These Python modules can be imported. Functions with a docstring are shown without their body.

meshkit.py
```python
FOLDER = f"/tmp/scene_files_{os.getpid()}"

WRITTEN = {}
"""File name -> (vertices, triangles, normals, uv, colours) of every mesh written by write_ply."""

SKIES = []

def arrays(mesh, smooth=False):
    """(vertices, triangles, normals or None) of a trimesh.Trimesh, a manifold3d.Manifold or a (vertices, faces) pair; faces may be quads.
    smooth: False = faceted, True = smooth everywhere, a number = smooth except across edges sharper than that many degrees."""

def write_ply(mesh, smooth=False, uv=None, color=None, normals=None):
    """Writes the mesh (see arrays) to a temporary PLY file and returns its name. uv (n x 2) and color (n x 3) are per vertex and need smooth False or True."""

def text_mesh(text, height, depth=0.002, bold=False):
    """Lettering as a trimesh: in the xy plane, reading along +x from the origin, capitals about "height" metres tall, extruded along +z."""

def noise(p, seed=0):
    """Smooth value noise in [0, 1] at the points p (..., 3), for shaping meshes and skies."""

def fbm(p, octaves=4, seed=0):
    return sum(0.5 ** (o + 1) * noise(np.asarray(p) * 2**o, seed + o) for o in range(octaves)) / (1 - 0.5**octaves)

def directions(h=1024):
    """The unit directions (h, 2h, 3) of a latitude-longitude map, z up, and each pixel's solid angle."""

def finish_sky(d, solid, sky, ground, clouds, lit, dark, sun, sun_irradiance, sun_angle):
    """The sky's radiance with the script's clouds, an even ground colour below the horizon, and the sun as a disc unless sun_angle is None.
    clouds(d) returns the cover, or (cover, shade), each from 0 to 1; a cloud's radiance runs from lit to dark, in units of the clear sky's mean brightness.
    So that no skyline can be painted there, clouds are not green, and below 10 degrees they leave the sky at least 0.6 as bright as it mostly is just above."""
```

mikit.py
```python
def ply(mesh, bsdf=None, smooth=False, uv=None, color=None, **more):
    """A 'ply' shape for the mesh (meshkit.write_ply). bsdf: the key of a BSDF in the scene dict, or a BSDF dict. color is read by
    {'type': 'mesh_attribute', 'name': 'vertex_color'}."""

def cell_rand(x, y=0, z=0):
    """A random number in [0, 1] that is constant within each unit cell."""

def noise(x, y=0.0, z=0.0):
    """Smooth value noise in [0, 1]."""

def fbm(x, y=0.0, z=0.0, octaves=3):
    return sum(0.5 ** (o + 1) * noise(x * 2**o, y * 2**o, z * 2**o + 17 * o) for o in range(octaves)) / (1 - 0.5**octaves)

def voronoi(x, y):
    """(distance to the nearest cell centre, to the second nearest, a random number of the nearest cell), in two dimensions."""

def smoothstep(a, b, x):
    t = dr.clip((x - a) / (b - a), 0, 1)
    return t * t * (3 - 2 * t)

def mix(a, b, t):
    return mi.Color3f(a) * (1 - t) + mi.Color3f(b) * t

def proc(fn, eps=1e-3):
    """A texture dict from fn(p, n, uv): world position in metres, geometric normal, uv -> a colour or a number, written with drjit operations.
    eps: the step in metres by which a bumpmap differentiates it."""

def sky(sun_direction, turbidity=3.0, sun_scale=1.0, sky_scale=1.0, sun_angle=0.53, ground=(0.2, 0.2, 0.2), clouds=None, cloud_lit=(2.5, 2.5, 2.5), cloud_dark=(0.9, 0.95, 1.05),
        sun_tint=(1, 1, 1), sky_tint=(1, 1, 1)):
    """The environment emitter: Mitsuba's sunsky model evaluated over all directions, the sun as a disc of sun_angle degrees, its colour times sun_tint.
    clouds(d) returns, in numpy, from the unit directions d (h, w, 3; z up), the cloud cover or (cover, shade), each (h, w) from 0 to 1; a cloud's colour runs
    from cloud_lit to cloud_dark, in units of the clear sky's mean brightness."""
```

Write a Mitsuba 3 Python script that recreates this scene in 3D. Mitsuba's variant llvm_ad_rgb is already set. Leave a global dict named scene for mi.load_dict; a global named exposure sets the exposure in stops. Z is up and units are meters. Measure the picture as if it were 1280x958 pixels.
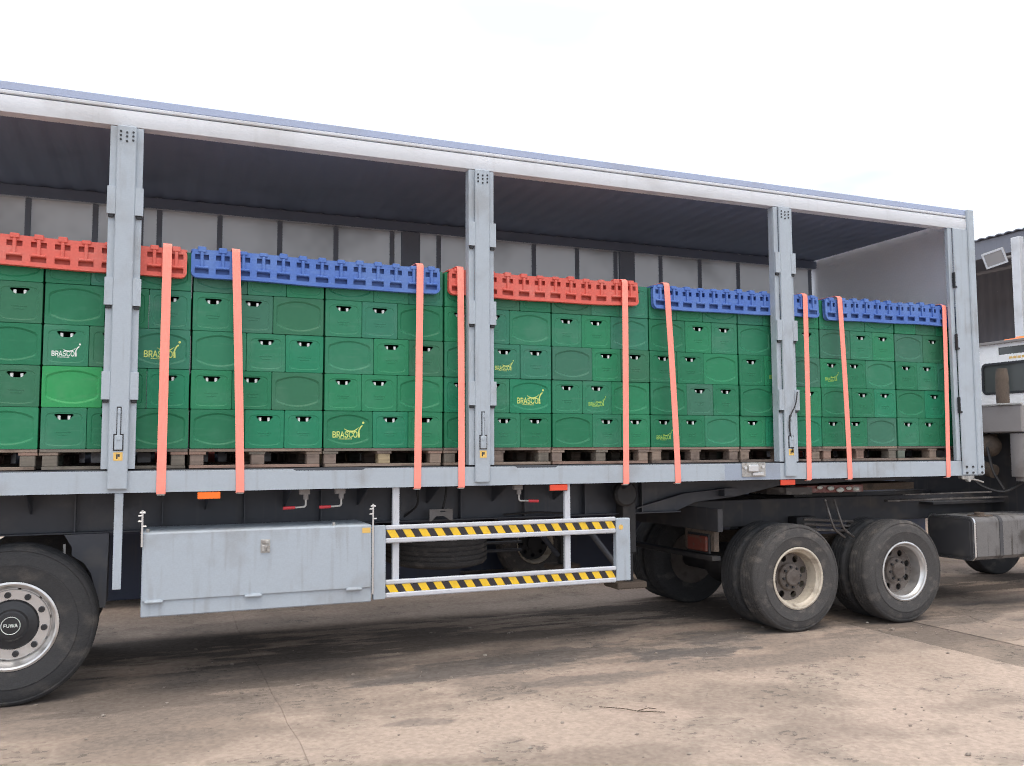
import math, random
import numpy as np
import trimesh, mitsuba as mi, drjit as dr
from shapely.geometry import Polygon, LineString, box as sbox
from shapely.ops import unary_union
import mikit, meshkit
from mikit import noise, fbm, smoothstep, mix, proc, cell_rand

random.seed(7)
rng = np.random.default_rng(7)
T = mi.ScalarTransform4f
scene, labels = {}, {}

# ---------------------------------------------------------------- camera, sky, exposure
exposure = 2.3
CAM_H = 1.78
yaw, pitch, roll = math.radians(22.366), math.radians(4.314), math.radians(-0.259)
F = np.array([math.sin(yaw) * math.cos(pitch), math.cos(yaw) * math.cos(pitch), math.sin(pitch)])
R = np.cross(F, [0, 0, 1.0]); R /= np.linalg.norm(R)
U = np.cross(R, F)
U = -R * math.sin(roll) + U * math.cos(roll)
scene['camera'] = {'type': 'perspective', 'fov': 60.08, 'fov_axis': 'x', 'near_clip': 0.05, 'far_clip': 2000.0,
                   'to_world': T().look_at(origin=[0, 0, CAM_H], target=[float(F[0]), float(F[1]), float(CAM_H + F[2])], up=[float(x) for x in U])}


def overcast(d):
    """a closed bright cloud deck, a little brighter overhead than low down as overcast skies are, with a few thin grey patches"""
    q = d / np.maximum(d[..., 2:3], 0.06)
    n = meshkit.fbm(q * 1.6 + 3.1, 5, 21)
    grey = np.clip((n - .60) * 1.9, 0, .34)
    return np.ones(d.shape[:2]), np.clip(.36 * (1 - d[..., 2]) + grey, 0, 1)


scene['sky'] = mikit.sky([-0.10, -0.38, 0.92], turbidity=3, sun_scale=0.22, sun_angle=40, clouds=overcast,
                         cloud_lit=(3.02, 3.25, 3.62), cloud_dark=(1.1, 1.19, 1.33), ground=(0.25, 0.22, 0.19))

# ---------------------------------------------------------------- reference planes (metres)
DS = 6.935          # near side plane of the trailer
DP = 7.075          # front faces of the crates
FAR = 9.43          # far side of the trailer
XL, XR = -4.2, 8.34  # trailer ends
RB, RT = 1.485, 1.64  # bed rail
ROOF0, ROOF1 = 4.16, 4.385


# ---------------------------------------------------------------- mesh helpers
def bx(x0, x1, y0, y1, z0, z1, b=0.004):
    """a box with chamfered edges"""
    b = min(b, (x1 - x0) * .3, (y1 - y0) * .3, (z1 - z0) * .3)
    if b <= 0:
        m = trimesh.creation.box(extents=[x1 - x0, y1 - y0, z1 - z0]); m.apply_translation([(x0 + x1) / 2, (y0 + y1) / 2, (z0 + z1) / 2]); return m
    pts = []
    for sx in (0, 1):
        for sy in (0, 1):
            for sz in (0, 1):
                X, Y, Z = (x0, x1)[sx], (y0, y1)[sy], (z0, z1)[sz]
                dx, dy, dz = (b, -b)[sx], (b, -b)[sy], (b, -b)[sz]
                pts += [(X, Y + dy, Z + dz), (X + dx, Y, Z + dz), (X + dx, Y + dy, Z)]
    return trimesh.convex.convex_hull(np.array(pts))


def cat(*ms):
    return trimesh.util.concatenate([m for m in ms])


def ext(poly, h):
    return trimesh.creation.extrude_polygon(poly, h, engine='earcut') if not hasattr(poly, 'geoms') else cat(*[trimesh.creation.extrude_polygon(g, h, engine='earcut') for g in poly.geoms])


def ext_y(poly, y0, y1):
    """polygon in (x, z), extruded along y from y0 to y1"""
    m = ext(poly, y1 - y0)
    v = m.vertices.copy()
    m.vertices = np.stack([v[:, 0], y1 - v[:, 2], v[:, 1]], 1)
    return m


def ext_x(poly, x0, x1):
    """polygon in (y, z), extruded along x"""
    m = ext(poly, x1 - x0)
    v = m.vertices.copy()
    m.vertices = np.stack([x0 + v[:, 2], v[:, 0], v[:, 1]], 1)
    return m


def cyl(p, q, r, n=16, r2=None):
    p, q = np.array(p, float), np.array(q, float)
    a = q - p; L = np.linalg.norm(a); a /= L
    u = np.cross(a, [0, 0, 1.0] if abs(a[2]) < .9 else [1.0, 0, 0]); u /= np.linalg.norm(u)
    v = np.cross(a, u)
    r2 = r if r2 is None else r2
    t = np.arange(n) / n * 2 * np.pi
    ring = np.cos(t)[:, None] * u + np.sin(t)[:, None] * v
    V = np.vstack([p + ring * r, q + ring * r2, [p], [q]])
    i = np.arange(n); j = (i + 1) % n
    Fc = np.vstack([np.stack([i, j, i + n], 1), np.stack([j, j + n, i + n], 1), np.stack([j, i, 0 * i + 2 * n], 1), np.stack([i + n, j + n, 0 * i + 2 * n + 1], 1)])
    return trimesh.Trimesh(V, Fc, process=False)


def tube(path, r, n=8):
    P = np.array(path, float)
    t = np.gradient(P, axis=0); t /= np.linalg.norm(t, axis=1)[:, None]
    u = np.cross(t[0], [0.31, 0.2, 0.93]); u /= np.linalg.norm(u)
    V = []
    for k in range(len(P)):
        u = u - t[k] * (u @ t[k]); u /= np.linalg.norm(u)
        w = np.cross(t[k], u)
        a = np.arange(n) / n * 2 * np.pi
        V.append(P[k] + r * (np.cos(a)[:, None] * u + np.sin(a)[:, None] * w))
    V = np.vstack(V + [P[:1], P[-1:]])
    i = np.arange(n); j = (i + 1) % n; fs = []
    for k in range(len(P) - 1):
        a, b = k * n, (k + 1) * n
        fs += [np.stack([a + i, a + j, b + i], 1), np.stack([a + j, b + j, b + i], 1)]
    m = len(V)
    fs += [np.stack([j, i, 0 * i + m - 2], 1), np.stack([(len(P) - 1) * n + i, (len(P) - 1) * n + j, 0 * i + m - 1], 1)]
    return trimesh.Trimesh(V, np.vstack(fs), process=False)


def bend(pts, rad=0.03, k=5):
    """round the inner corners of a polyline"""
    P = [np.array(p, float) for p in pts]; out = [P[0]]
    for a, b, c in zip(P, P[1:], P[2:]):
        u, v = a - b, c - b
        r = min(rad, np.linalg.norm(u) * .45, np.linalg.norm(v) * .45)
        s, e = b + u / np.linalg.norm(u) * r, b + v / np.linalg.norm(v) * r
        for t in np.linspace(0, 1, k):
            out.append((1 - t) ** 2 * s + 2 * t * (1 - t) * b + t * t * e)
    return out + [P[-1]]


def lathe_y(profile, n=64):
    """closed profile of (radius, y) turned about the y axis"""
    pr = np.array(list(profile) + [profile[0]], float)
    t = np.arange(n) / n * 2 * np.pi; m = len(pr)
    V = np.stack([pr[None, :, 0] * np.cos(t)[:, None], np.broadcast_to(pr[None, :, 1], (n, m)), pr[None, :, 0] * np.sin(t)[:, None]], -1).reshape(-1, 3)
    fs = []
    for k in range(m - 1):
        a = np.arange(n) * m + k; b = (np.arange(n) + 1) % n * m + k
        fs += [np.stack([a, b, a + 1], 1), np.stack([b, b + 1, a + 1], 1)]
    me = trimesh.Trimesh(V, np.vstack(fs), process=False)
    me.merge_vertices()
    return me


def disc_y(poly, y0, y1):
    return ext_y(poly, y0, y1)


def circle(r, n=48, c=(0, 0)):
    t = np.arange(n) / n * 2 * np.pi
    return Polygon(np.stack([c[0] + r * np.cos(t), c[1] + r * np.sin(t)], 1))


def add(key, mesh, bsdf, smooth=30, tw=None, **more):
    k, n = key, 0
    while k in scene:
        n += 1; k = f'{key}_{n:03d}'
    d = mesh if isinstance(mesh, dict) else ply(mesh, bsdf, smooth)
    d = dict(d)
    if tw is not None:
        d['to_world'] = tw
    scene[k] = d
    return k


used_things = set()


def thing(name, label, category, group=None):
    k, n = name, 0
    while k in used_things:
        n += 1; k = f'{name}_{n:03d}'
    used_things.add(k)
    labels[k] = {'label': label, 'category': category}
    if group:
        labels[k]['group'] = group
    return k


def sub(parent, name):
    """a part key that only its sub-parts use"""
    k, n = f'{parent}__{name}', 0
    while any(s == k or s.startswith(k + '__') for s in list(scene) + list(reserved)):
        n += 1; k = f'{parent}__{name}_{n:03d}'
    reserved.add(k)
    return k


reserved = set()


# ---------------------------------------------------------------- materials
PAL = []       # weathered finishes: one BSDF for all of them, each mesh carries the number of its finish in uv.x
PAL_OF = {}


def finish(key, kind, color, dirt, amount=.35, scale=3.0, streak=0.0, fine=.06, rough=.5, metallic=0.0):
    PAL_OF[key] = (kind, len(PAL))
    PAL.append((*color, *dirt, amount, scale, streak, fine, rough, metallic))


def pick(uv, col):
    table = mi.Float([float(r[col]) for r in PAL])
    return dr.gather(mi.Float, table, mi.UInt32(dr.clip(uv.x + .5, 0, len(PAL) - 1)))


def pick3(uv, col):
    return mi.Color3f(pick(uv, col), pick(uv, col + 1), pick(uv, col + 2))


def weathered_color(p, n, uv):
    sc = pick(uv, 7)
    a = fbm(p.x * sc + 5.1, p.y * sc, p.z * sc, 4)
    s = fbm(p.x * 26, p.y * 26, p.z * 1.6, 3)
    t = dr.minimum(smoothstep(0.5, 0.8, a) * pick(uv, 6) + smoothstep(0.56, 0.8, s) * pick(uv, 8), 1)
    g = 1 + pick(uv, 9) * (noise(p.x * 160, p.y * 160, p.z * 160) - .5) * 2
    return (pick3(uv, 0) * (1 - t) + pick3(uv, 3) * t) * g


def plastic_color(p, n, uv):
    k = mi.Float(uv.x) * 3.7
    a = fbm(p.x * 5 + k, p.z * 5 + k * .7, p.y * 3, 4)
    s = fbm(p.x * 9 + k, p.z * 60, p.y, 3)            # horizontal scuffs
    t = dr.minimum(smoothstep(.48, .78, a) * .34 + smoothstep(.6, .8, s) * .22, 1)
    return (pick3(uv, 0) * (1 - t) + pick3(uv, 3) * t) * (1 + .06 * (noise(p.x * 130, p.z * 130, p.y * 130) - .5))


def wood_color(p, n, uv):
    k = mi.Float(uv.x) * 2.3
    g = fbm(p.x * 3 + k, p.y * 40, p.z * 70, 3)
    d = smoothstep(.5, .8, fbm(p.x * 9, p.y * 9, p.z * 9 + k, 3))
    return pick3(uv, 0) * (0.65 + .7 * g) * (1 - .4 * d)


def finish_bsdfs():
    for kind, fn in (('weathered', weathered_color), ('plastic', plastic_color), ('wood', wood_color)):
        scene[kind] = {'type': 'twosided', 'bsdf': {'type': 'principled', 'base_color': proc(fn), 'roughness': proc(lambda p, n, uv: pick(uv, 10)),
                                                    'metallic': proc(lambda p, n, uv: pick(uv, 11))}} if kind == 'weathered' else \
            {'type': 'twosided', 'bsdf': {'type': 'principled', 'base_color': proc(fn), 'roughness': .5 if kind == 'plastic' else .9, 'specular': .35}}


def ply(mesh, bsdf, smooth=30):
    if bsdf not in PAL_OF:
        return mikit.ply(mesh, bsdf, smooth=smooth)
    kind, i = PAL_OF[bsdf]
    if smooth not in (True, False):
        mesh = trimesh.graph.smooth_shade(mesh, angle=math.radians(smooth), facet_minarea=None); smooth = True
    uv = np.zeros((len(mesh.vertices), 2)); uv[:, 0] = i
    uv[:, 1] = np.arange(len(uv)) % 7 * .01
    return mikit.ply(mesh, kind, smooth=smooth, uv=uv)


def prin(key, color, rough=0.5, metallic=0.0, bump=None, bscale=0.002, **kw):
    if callable(color) and hasattr(color, 'args'):
        finish(key, 'weathered', *color.args, rough=rough, metallic=metallic); return key
    c = {'type': 'rgb', 'value': list(map(float, color))} if isinstance(color, (tuple, list)) else proc(color)
    b = {'type': 'principled', 'base_color': c, 'roughness': rough if not callable(rough) else proc(rough), 'metallic': metallic, **kw}
    if bump is not None:
        b = {'type': 'bumpmap', 'arbitrary': proc(bump), 'scale': bscale, 'bsdf': b}
    scene[key] = {'type': 'twosided', 'bsdf': b}
    return key


def dirty(color, dirt, amount=0.35, scale=3.0, streak=0.0, fine=0.06):
    """a colour with grainy patches of dirt and, if wanted, run-down streaks"""
    fn = lambda: None
    fn.args = (color, dirt, amount, scale, streak, fine)
    return fn


prin('paint_grey', dirty((0.375, 0.425, 0.475), (0.22, 0.21, 0.20), .38, 3.1, .26, .05), 0.45)
prin('paint_repair', dirty((0.29, 0.335, 0.41), (0.2, 0.2, 0.2), .3, 3.0, .2), 0.5)
prin('paint_pale', dirty((0.60, 0.62, 0.655), (0.36, 0.35, 0.34), .4, 3.0, .15, .03), 0.4)
prin('paint_light', dirty((0.52, 0.54, 0.58), (0.34, 0.33, 0.32), .4, 4.0, .15, .03), 0.42)
prin('paint_roof_edge', dirty((0.35, 0.41, 0.56), (0.3, 0.3, 0.32), .3, 2.0), 0.45)
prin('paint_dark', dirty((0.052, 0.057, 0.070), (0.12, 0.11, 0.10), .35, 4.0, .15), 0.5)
prin('flap_grey', dirty((0.085, 0.09, 0.105), (0.15, 0.14, 0.13), .5, 6.0, .3), 0.6)
prin('paint_black', dirty((0.018, 0.018, 0.02), (0.08, 0.07, 0.06), .4, 5.0, .1), 0.55)
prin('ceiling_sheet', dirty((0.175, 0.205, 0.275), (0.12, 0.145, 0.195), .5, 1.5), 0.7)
scene['curtain_cloth'] = {'type': 'principledthin', 'base_color': proc(lambda p, n, uv: mi.Color3f(.58, .575, .57) * (1 - .35 * smoothstep(.45, .8, fbm(p.x * 1.4, p.z * 1.4, 2.0, 4)))), 'roughness': .7, 'diff_trans': .72}
prin('far_post_tone', dirty((0.215, 0.24, 0.29), (0.17, 0.17, 0.18), .4, 4.0), 0.6)  # grey-blue, darker than the near posts
prin('bulkhead_panel', dirty((0.87, 0.88, 0.91), (0.70, 0.71, 0.73), .3, 1.6), 0.6)
prin('rubber', dirty((0.036, 0.036, 0.038), (0.095, 0.086, 0.078), .7, 9.0, 0, .25), 0.8)
prin('rubber_dusty', dirty((0.062, 0.059, 0.058), (0.14, 0.124, 0.112), .65, 14.0, 0, .3), 0.9)
prin('steel_rim', dirty((0.62, 0.61, 0.60), (0.26, 0.22, 0.18), .5, 9.0, 0, .05), 0.32, 0.75)
prin('rim_old', dirty((0.55, 0.49, 0.40), (0.16, 0.12, 0.09), .8, 8.0, 0, .1), 0.5, 0.2)
prin('hub_rust', dirty((0.115, 0.098, 0.088), (0.055, 0.038, 0.03), .7, 12.0, 0, .15), 0.75)
prin('hub_black', (0.02, 0.021, 0.024), 0.4)
prin('chrome', (0.7, 0.7, 0.7), 0.3, 0.9)
prin('galvanised', dirty((0.45, 0.44, 0.42), (0.15, 0.12, 0.1), .6, 30.0), 0.45, 0.5)
prin('tank_metal', dirty((0.17, 0.163, 0.16), (0.065, 0.058, 0.052), .8, 5.0, .9, .12), 0.6, 0.2)
prin('tank_end', dirty((0.06, 0.06, 0.065), (0.13, 0.12, 0.11), .5, 5.0), 0.6)
prin('red_grip', (0.45, 0.03, 0.04), 0.45)
prin('orange_lens', (0.95, 0.18, 0.02), 0.25)
prin('red_lens', (0.70, 0.07, 0.03), 0.3)
prin('tail_lens', dirty((0.13, 0.03, 0.02), (0.09, 0.06, 0.045), .8, 24.0), 0.5)
prin('sticker', (0.72, 0.47, 0.13), 0.5)
prin('dark_print', (0.05, 0.05, 0.05), 0.5)
prin('white_print', dirty((0.72, 0.76, 0.72), (0.2, 0.42, 0.3), .6, 55.0), 0.5)
prin('yellow_print', dirty((0.56, 0.64, 0.17), (0.16, 0.36, 0.12), .75, 55.0), 0.5)
prin('faded_print', dirty((0.30, 0.52, 0.10), (0.05, 0.25, 0.10), .9, 60.0), 0.5)
prin('bottle_cap', (0.88, 0.88, 0.86), 0.4)
prin('cab_white', dirty((0.86, 0.86, 0.85), (0.65, 0.62, 0.57), .3, 3.0), 0.35)
prin('cab_glass', (0.075, 0.082, 0.078), 0.08, specular=0.6)
prin('dusty_grey', dirty((0.24, 0.225, 0.22), (0.16, 0.14, 0.125), .6, 4.0), 0.7)
prin('grimy_brown', dirty((0.105, 0.08, 0.062), (0.04, 0.036, 0.032), .8, 11.0, 0, .25), 0.85)
prin('greasy_plate', dirty((0.20, 0.05, 0.04), (0.45, 0.42, 0.40), .9, 9.0), 0.35)
prin('grease', dirty((0.09, 0.08, 0.075), (0.3, 0.28, 0.26), .6, 14.0), 0.4)
prin('twig_bark', (0.10, 0.075, 0.055), 0.9)
prin('pebble_stone', dirty((0.24, 0.20, 0.17), (0.45, 0.40, 0.35), .8, 9.0), 0.9)
prin('shed_sheet', dirty((0.17, 0.18, 0.215), (0.12, 0.12, 0.135), .5, .8, .2), 0.6)
prin('lamp_glass', (0.30, 0.29, 0.29), 0.2, clearcoat=0.6)
prin('truck_dark', dirty((0.045, 0.045, 0.05), (0.10, 0.085, 0.07), .5, 6.0, .3), 0.7)
prin('navy_paint', dirty((0.06, 0.075, 0.12), (0.12, 0.11, 0.10), .5, 3.0, .3), 0.6)


def hazard(p, n, uv):
    z0 = dr.select(p.z > 0.9, 1.092, 0.655)
    t = (p.x + (p.z - z0) * 0.62 + 0.02) / 0.1305
    f = t - dr.floor(t)
    edge = smoothstep(0.0, 0.03, f) * (1 - smoothstep(0.52, 0.55, f))
    d = 1 - 0.25 * smoothstep(.5, .8, fbm(p.x * 14, p.z * 14, 3.3, 3))
    return mix((0.028, 0.024, 0.026), (0.80, 0.52, 0.03), edge) * d


prin('hazard_tape', hazard, 0.4)


def webbing(p, n, uv):
    s = 1 + 0.10 * (noise(p.x * 240, p.z * 22, p.y * 22) - .5) + 0.08 * (noise(p.z * 320, p.x * 9) - .5)
    d = smoothstep(.55, .8, fbm(p.z * 5, p.x * 5, 1.7, 3)) * .3
    return mix((0.93, 0.30, 0.235), (0.78, 0.30, 0.25), d) * s


prin('webbing', webbing, 0.75)


GREENS = [((0.024, 0.183, 0.097), (0.081, 0.224, 0.151)), ((0.013, 0.158, 0.074), (0.047, 0.204, 0.122)), ((0.018, 0.198, 0.090), (0.057, 0.234, 0.136)),
          ((0.028, 0.175, 0.107), (0.085, 0.214, 0.160)), ((0.038, 0.153, 0.097), (0.076, 0.183, 0.136)), ((0.028, 0.295, 0.093), (0.095, 0.305, 0.146)),
          ((0.012, 0.193, 0.097), (0.047, 0.224, 0.136)), ((0.028, 0.147, 0.077), (0.066, 0.183, 0.116))]
for i, (c, w) in enumerate(GREENS):
    finish(f'green_plastic_{i}', 'plastic', c, w)
finish('blue_plastic', 'plastic', (0.080, 0.165, 0.47), (0.15, 0.25, 0.50))
finish('red_plastic', 'plastic', (0.63, 0.125, 0.095), (0.60, 0.22, 0.18))


WOODS = [(0.26, 0.20, 0.16), (0.20, 0.155, 0.13), (0.30, 0.20, 0.16), (0.17, 0.15, 0.125), (0.34, 0.27, 0.17), (0.15, 0.17, 0.14)]
for i, c in enumerate(WOODS):
    finish(f'pallet_wood_{i}', 'wood', c, c)

finish_bsdfs()

STAINS = [(4.45, 6.75, .75, .30, .75), (3.4, 7.1, 1.3, .28, .55), (1.7, 5.75, .35, .12, .4), (2.3, 6.9, .9, .25, .5), (5.1, 7.2, .6, .3, .6), (3.1, 6.3, .9, .22, .35)]


def concrete(p, n, uv):
    big = fbm(p.x * .45 + 3, p.y * .45, 2.0, 4)
    mid = fbm(p.x * 2.4, p.y * 2.4, 5.0, 4)
    fin = fbm(p.x * 38, p.y * 38, 1.0, 3)
    c = mix((0.285, 0.220, 0.176), (0.385, 0.302, 0.245), smoothstep(.3, .7, big))
    c = mix(c, (0.23, 0.19, 0.155), smoothstep(.52, .72, mid) * .5)
    c = mix(c, (0.40, 0.305, 0.25), smoothstep(.55, .75, fbm(p.x * 1.1 + 9, p.y * 1.7, 8.0, 3)) * .4)
    c = mix(c, (0.20, 0.158, 0.128), smoothstep(.50, .66, fbm(p.x * .75 + 2, p.y * 1.3 + 5, 3.0, 5)) * .55)
    brown_band = smoothstep(.3, .7, 1.2 - dr.abs(p.y - 6.9 + 1.0 * (fbm(p.x * .6, p.y * .9, 6.0, 4) - .5)) / 1.2) * smoothstep(.3, .62, fbm(p.x * 1.6, p.y * 3.2, 8.8, 5))  # broken brown band, strongest along the trailer side
    c = mix(c, (0.185, 0.15, 0.126), brown_band * .75)
    # broken grainy tyre tracks, plus painted shade on the ground under the trailer
    w = fbm(p.x * .8, p.y * 3.5, 4.0, 4)
    v = fbm(p.x * .5 + 4, p.y * 1.2, 9.0, 4)
    g = fbm(p.x * 3.1, p.y * 11, 6.6, 4)
    track_shade = (smoothstep(.25, .75, 1.15 - dr.abs(p.y - 7.1 + .5 * (v - .5)) / .75) * .5 * smoothstep(.42, .58, w * .6 + g * .4)
            + smoothstep(.2, .6, 1.2 - dr.abs(p.y - 8.6 + .9 * (v - .5)) / .85) * .75 * smoothstep(.36, .52, w * .55 + g * .45))
    c = mix(c, (0.070, 0.060, 0.054), dr.minimum(track_shade, .8))
    for (x, y, a, b, s) in STAINS:
        q = dr.sqrt(dr.square((p.x - x) / a) + dr.square((p.y - y) / b)) + (fbm(p.x * 5 + x, p.y * 9, 2.0, 3) - .5) * 1.5
        c = mix(c, (0.085, 0.078, 0.075), (1 - smoothstep(.55, .95, q)) * s)
    # specks and pits
    c = mix(c, (0.09, 0.075, 0.065), smoothstep(.74, .84, noise(p.x * 27 + 3 * fin, p.y * 27 + 3 * mid, 7.0)) * smoothstep(.5, .65, mid) * .5)
    return c * (.78 + .44 * fin)


def concrete_bump(p, n, uv):
    return fbm(p.x * 9, p.y * 9, 2.2, 4) + .35 * fbm(p.x * 70, p.y * 70, 1.0, 2)


prin('concrete', concrete, 0.88, bump=concrete_bump, bscale=0.006)
prin('concrete_strip', lambda p, n, uv: concrete(p, n, uv) * 0.66, 0.9, bump=concrete_bump, bscale=0.006)
prin('joint_dirt', lambda p, n, uv: mi.Color3f(.12, .10, .085) * (.6 + .8 * noise(p.x * 40, p.y * 40)), 0.95)

# ---------------------------------------------------------------- ground
def wobble(x, y0, y1, amp, n=40, seed=0):
    ys = np.linspace(y0, y1, n)
    return LineString(np.stack([x + amp * (meshkit.noise(np.stack([ys * 2.3, ys * 0 + seed, ys * 0], 1), seed) - .5) * 2, ys], 1))


sheet = sbox(-160, -60, 170, 260)
cuts = [wobble(.90, -10, 24, .018, 90, 1).buffer(.0013), wobble(-4.84, -10, 24, .01, 60, 2).buffer(.006), wobble(12.4, -10, 24, .01, 60, 3).buffer(.006)]
strip = sbox(6.63, -10, 7.32, 24)


def crack(pts, w, seed):
    P = np.array(pts, float); out = [P[0]]
    r = np.random.default_rng(seed)
    for a, b in zip(P, P[1:]):
        for t in np.linspace(0, 1, 9)[1:]:
            out.append(a + (b - a) * t + r.normal(0, .018, 2))
    return LineString(out).buffer(w)


cuts += [crack([(7.35, 6.02), (8.2, 5.92), (9.6, 6.1)], .006, 3), crack([(8.05, 5.95), (8.0, 6.6), (8.15, 7.3)], .005, 4)]
groove = unary_union(cuts)
surf = sheet.difference(unary_union([groove, strip.buffer(.007)]))
m = ext(surf, 0.009); m.apply_translation([0, 0, -0.009])
add('ground', m, 'concrete', smooth=False)
labels['ground'] = {'label': 'dusty brown concrete yard with tyre tracks, oil stains and painted shade under the trailer', 'category': 'ground', 'kind': 'structure'}
m = ext(sbox(6.637, -10, 7.313, 24).difference(groove), 0.008); m.apply_translation([0, 0, -0.0115])
add('pavement_strip', m, 'concrete_strip', smooth=False)
labels['pavement_strip'] = {'label': 'darker strip of concrete let into the yard beside the front tractor wheel', 'category': 'pavement', 'kind': 'structure'}
m = trimesh.Trimesh([[-160, -60, -.013], [170, -60, -.013], [170, 260, -.013], [-160, 260, -.013]], [[0, 1, 2], [0, 2, 3]], process=False)
add('subsoil', m, 'joint_dirt', smooth=False)
labels['subsoil'] = {'label': 'dark dirt filling the joints between the concrete slabs', 'category': 'ground', 'kind': 'structure'}

# ---------------------------------------------------------------- wheels
def tyre_mesh(Ro, Ri, w, n=72):
    pr = [(Ri, .03), (Ri + .012, .012), (Ri + .05, .002), (Ri + (Ro - Ri) * .45, -.006), (Ri + (Ro - Ri) * .47, -.010), (Ri + (Ro - Ri) * .51, -.010), (Ri + (Ro - Ri) * .53, -.004),
          (Ri + (Ro - Ri) * .75, .004), (Ro - .035, .020), (Ro - .030, .014), (Ro - .018, .018), (Ro - .006, .035)]
    k = 4; tw = w - .07
    for i in range(k + 1):
        a = .035 + tw * i / (k + 1); b = .035 + tw * (i + 1) / (k + 1)
        pr += [(Ro, a + .008), (Ro, b - .008)]
        if i < k:
            pr += [(Ro - .012, b - .004), (Ro - .012, b + .004)]
    pr += [(Ro - .006, w - .035), (Ro - .02, w - .016), (Ri + (Ro - Ri) * .6, w), (Ri + .05, w - .002), (Ri, w - .03)]
    return lathe_y(pr, n)


def holed_disc(r_in, r_out, holes, hr, rh, y0, y1, phase=0.0, n=56):
    poly = circle(r_out, n)
    if r_in > 0:
        poly = poly.difference(circle(r_in, 40))
    for k in range(holes):
        a = 2 * np.pi * k / holes + phase
        poly = poly.difference(circle(hr, 16, (rh * np.cos(a), rh * np.sin(a))))
    return ext_y(poly, y0, y1)


def put(parent, parts, loc, rz=0.0, rx=0.0):
    tw = T().translate(loc).rotate([0, 0, 1], rz).rotate([1, 0, 0], rx)
    for name, d in parts:
        add(f'{parent}__{name}', d, None, tw=tw)


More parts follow.
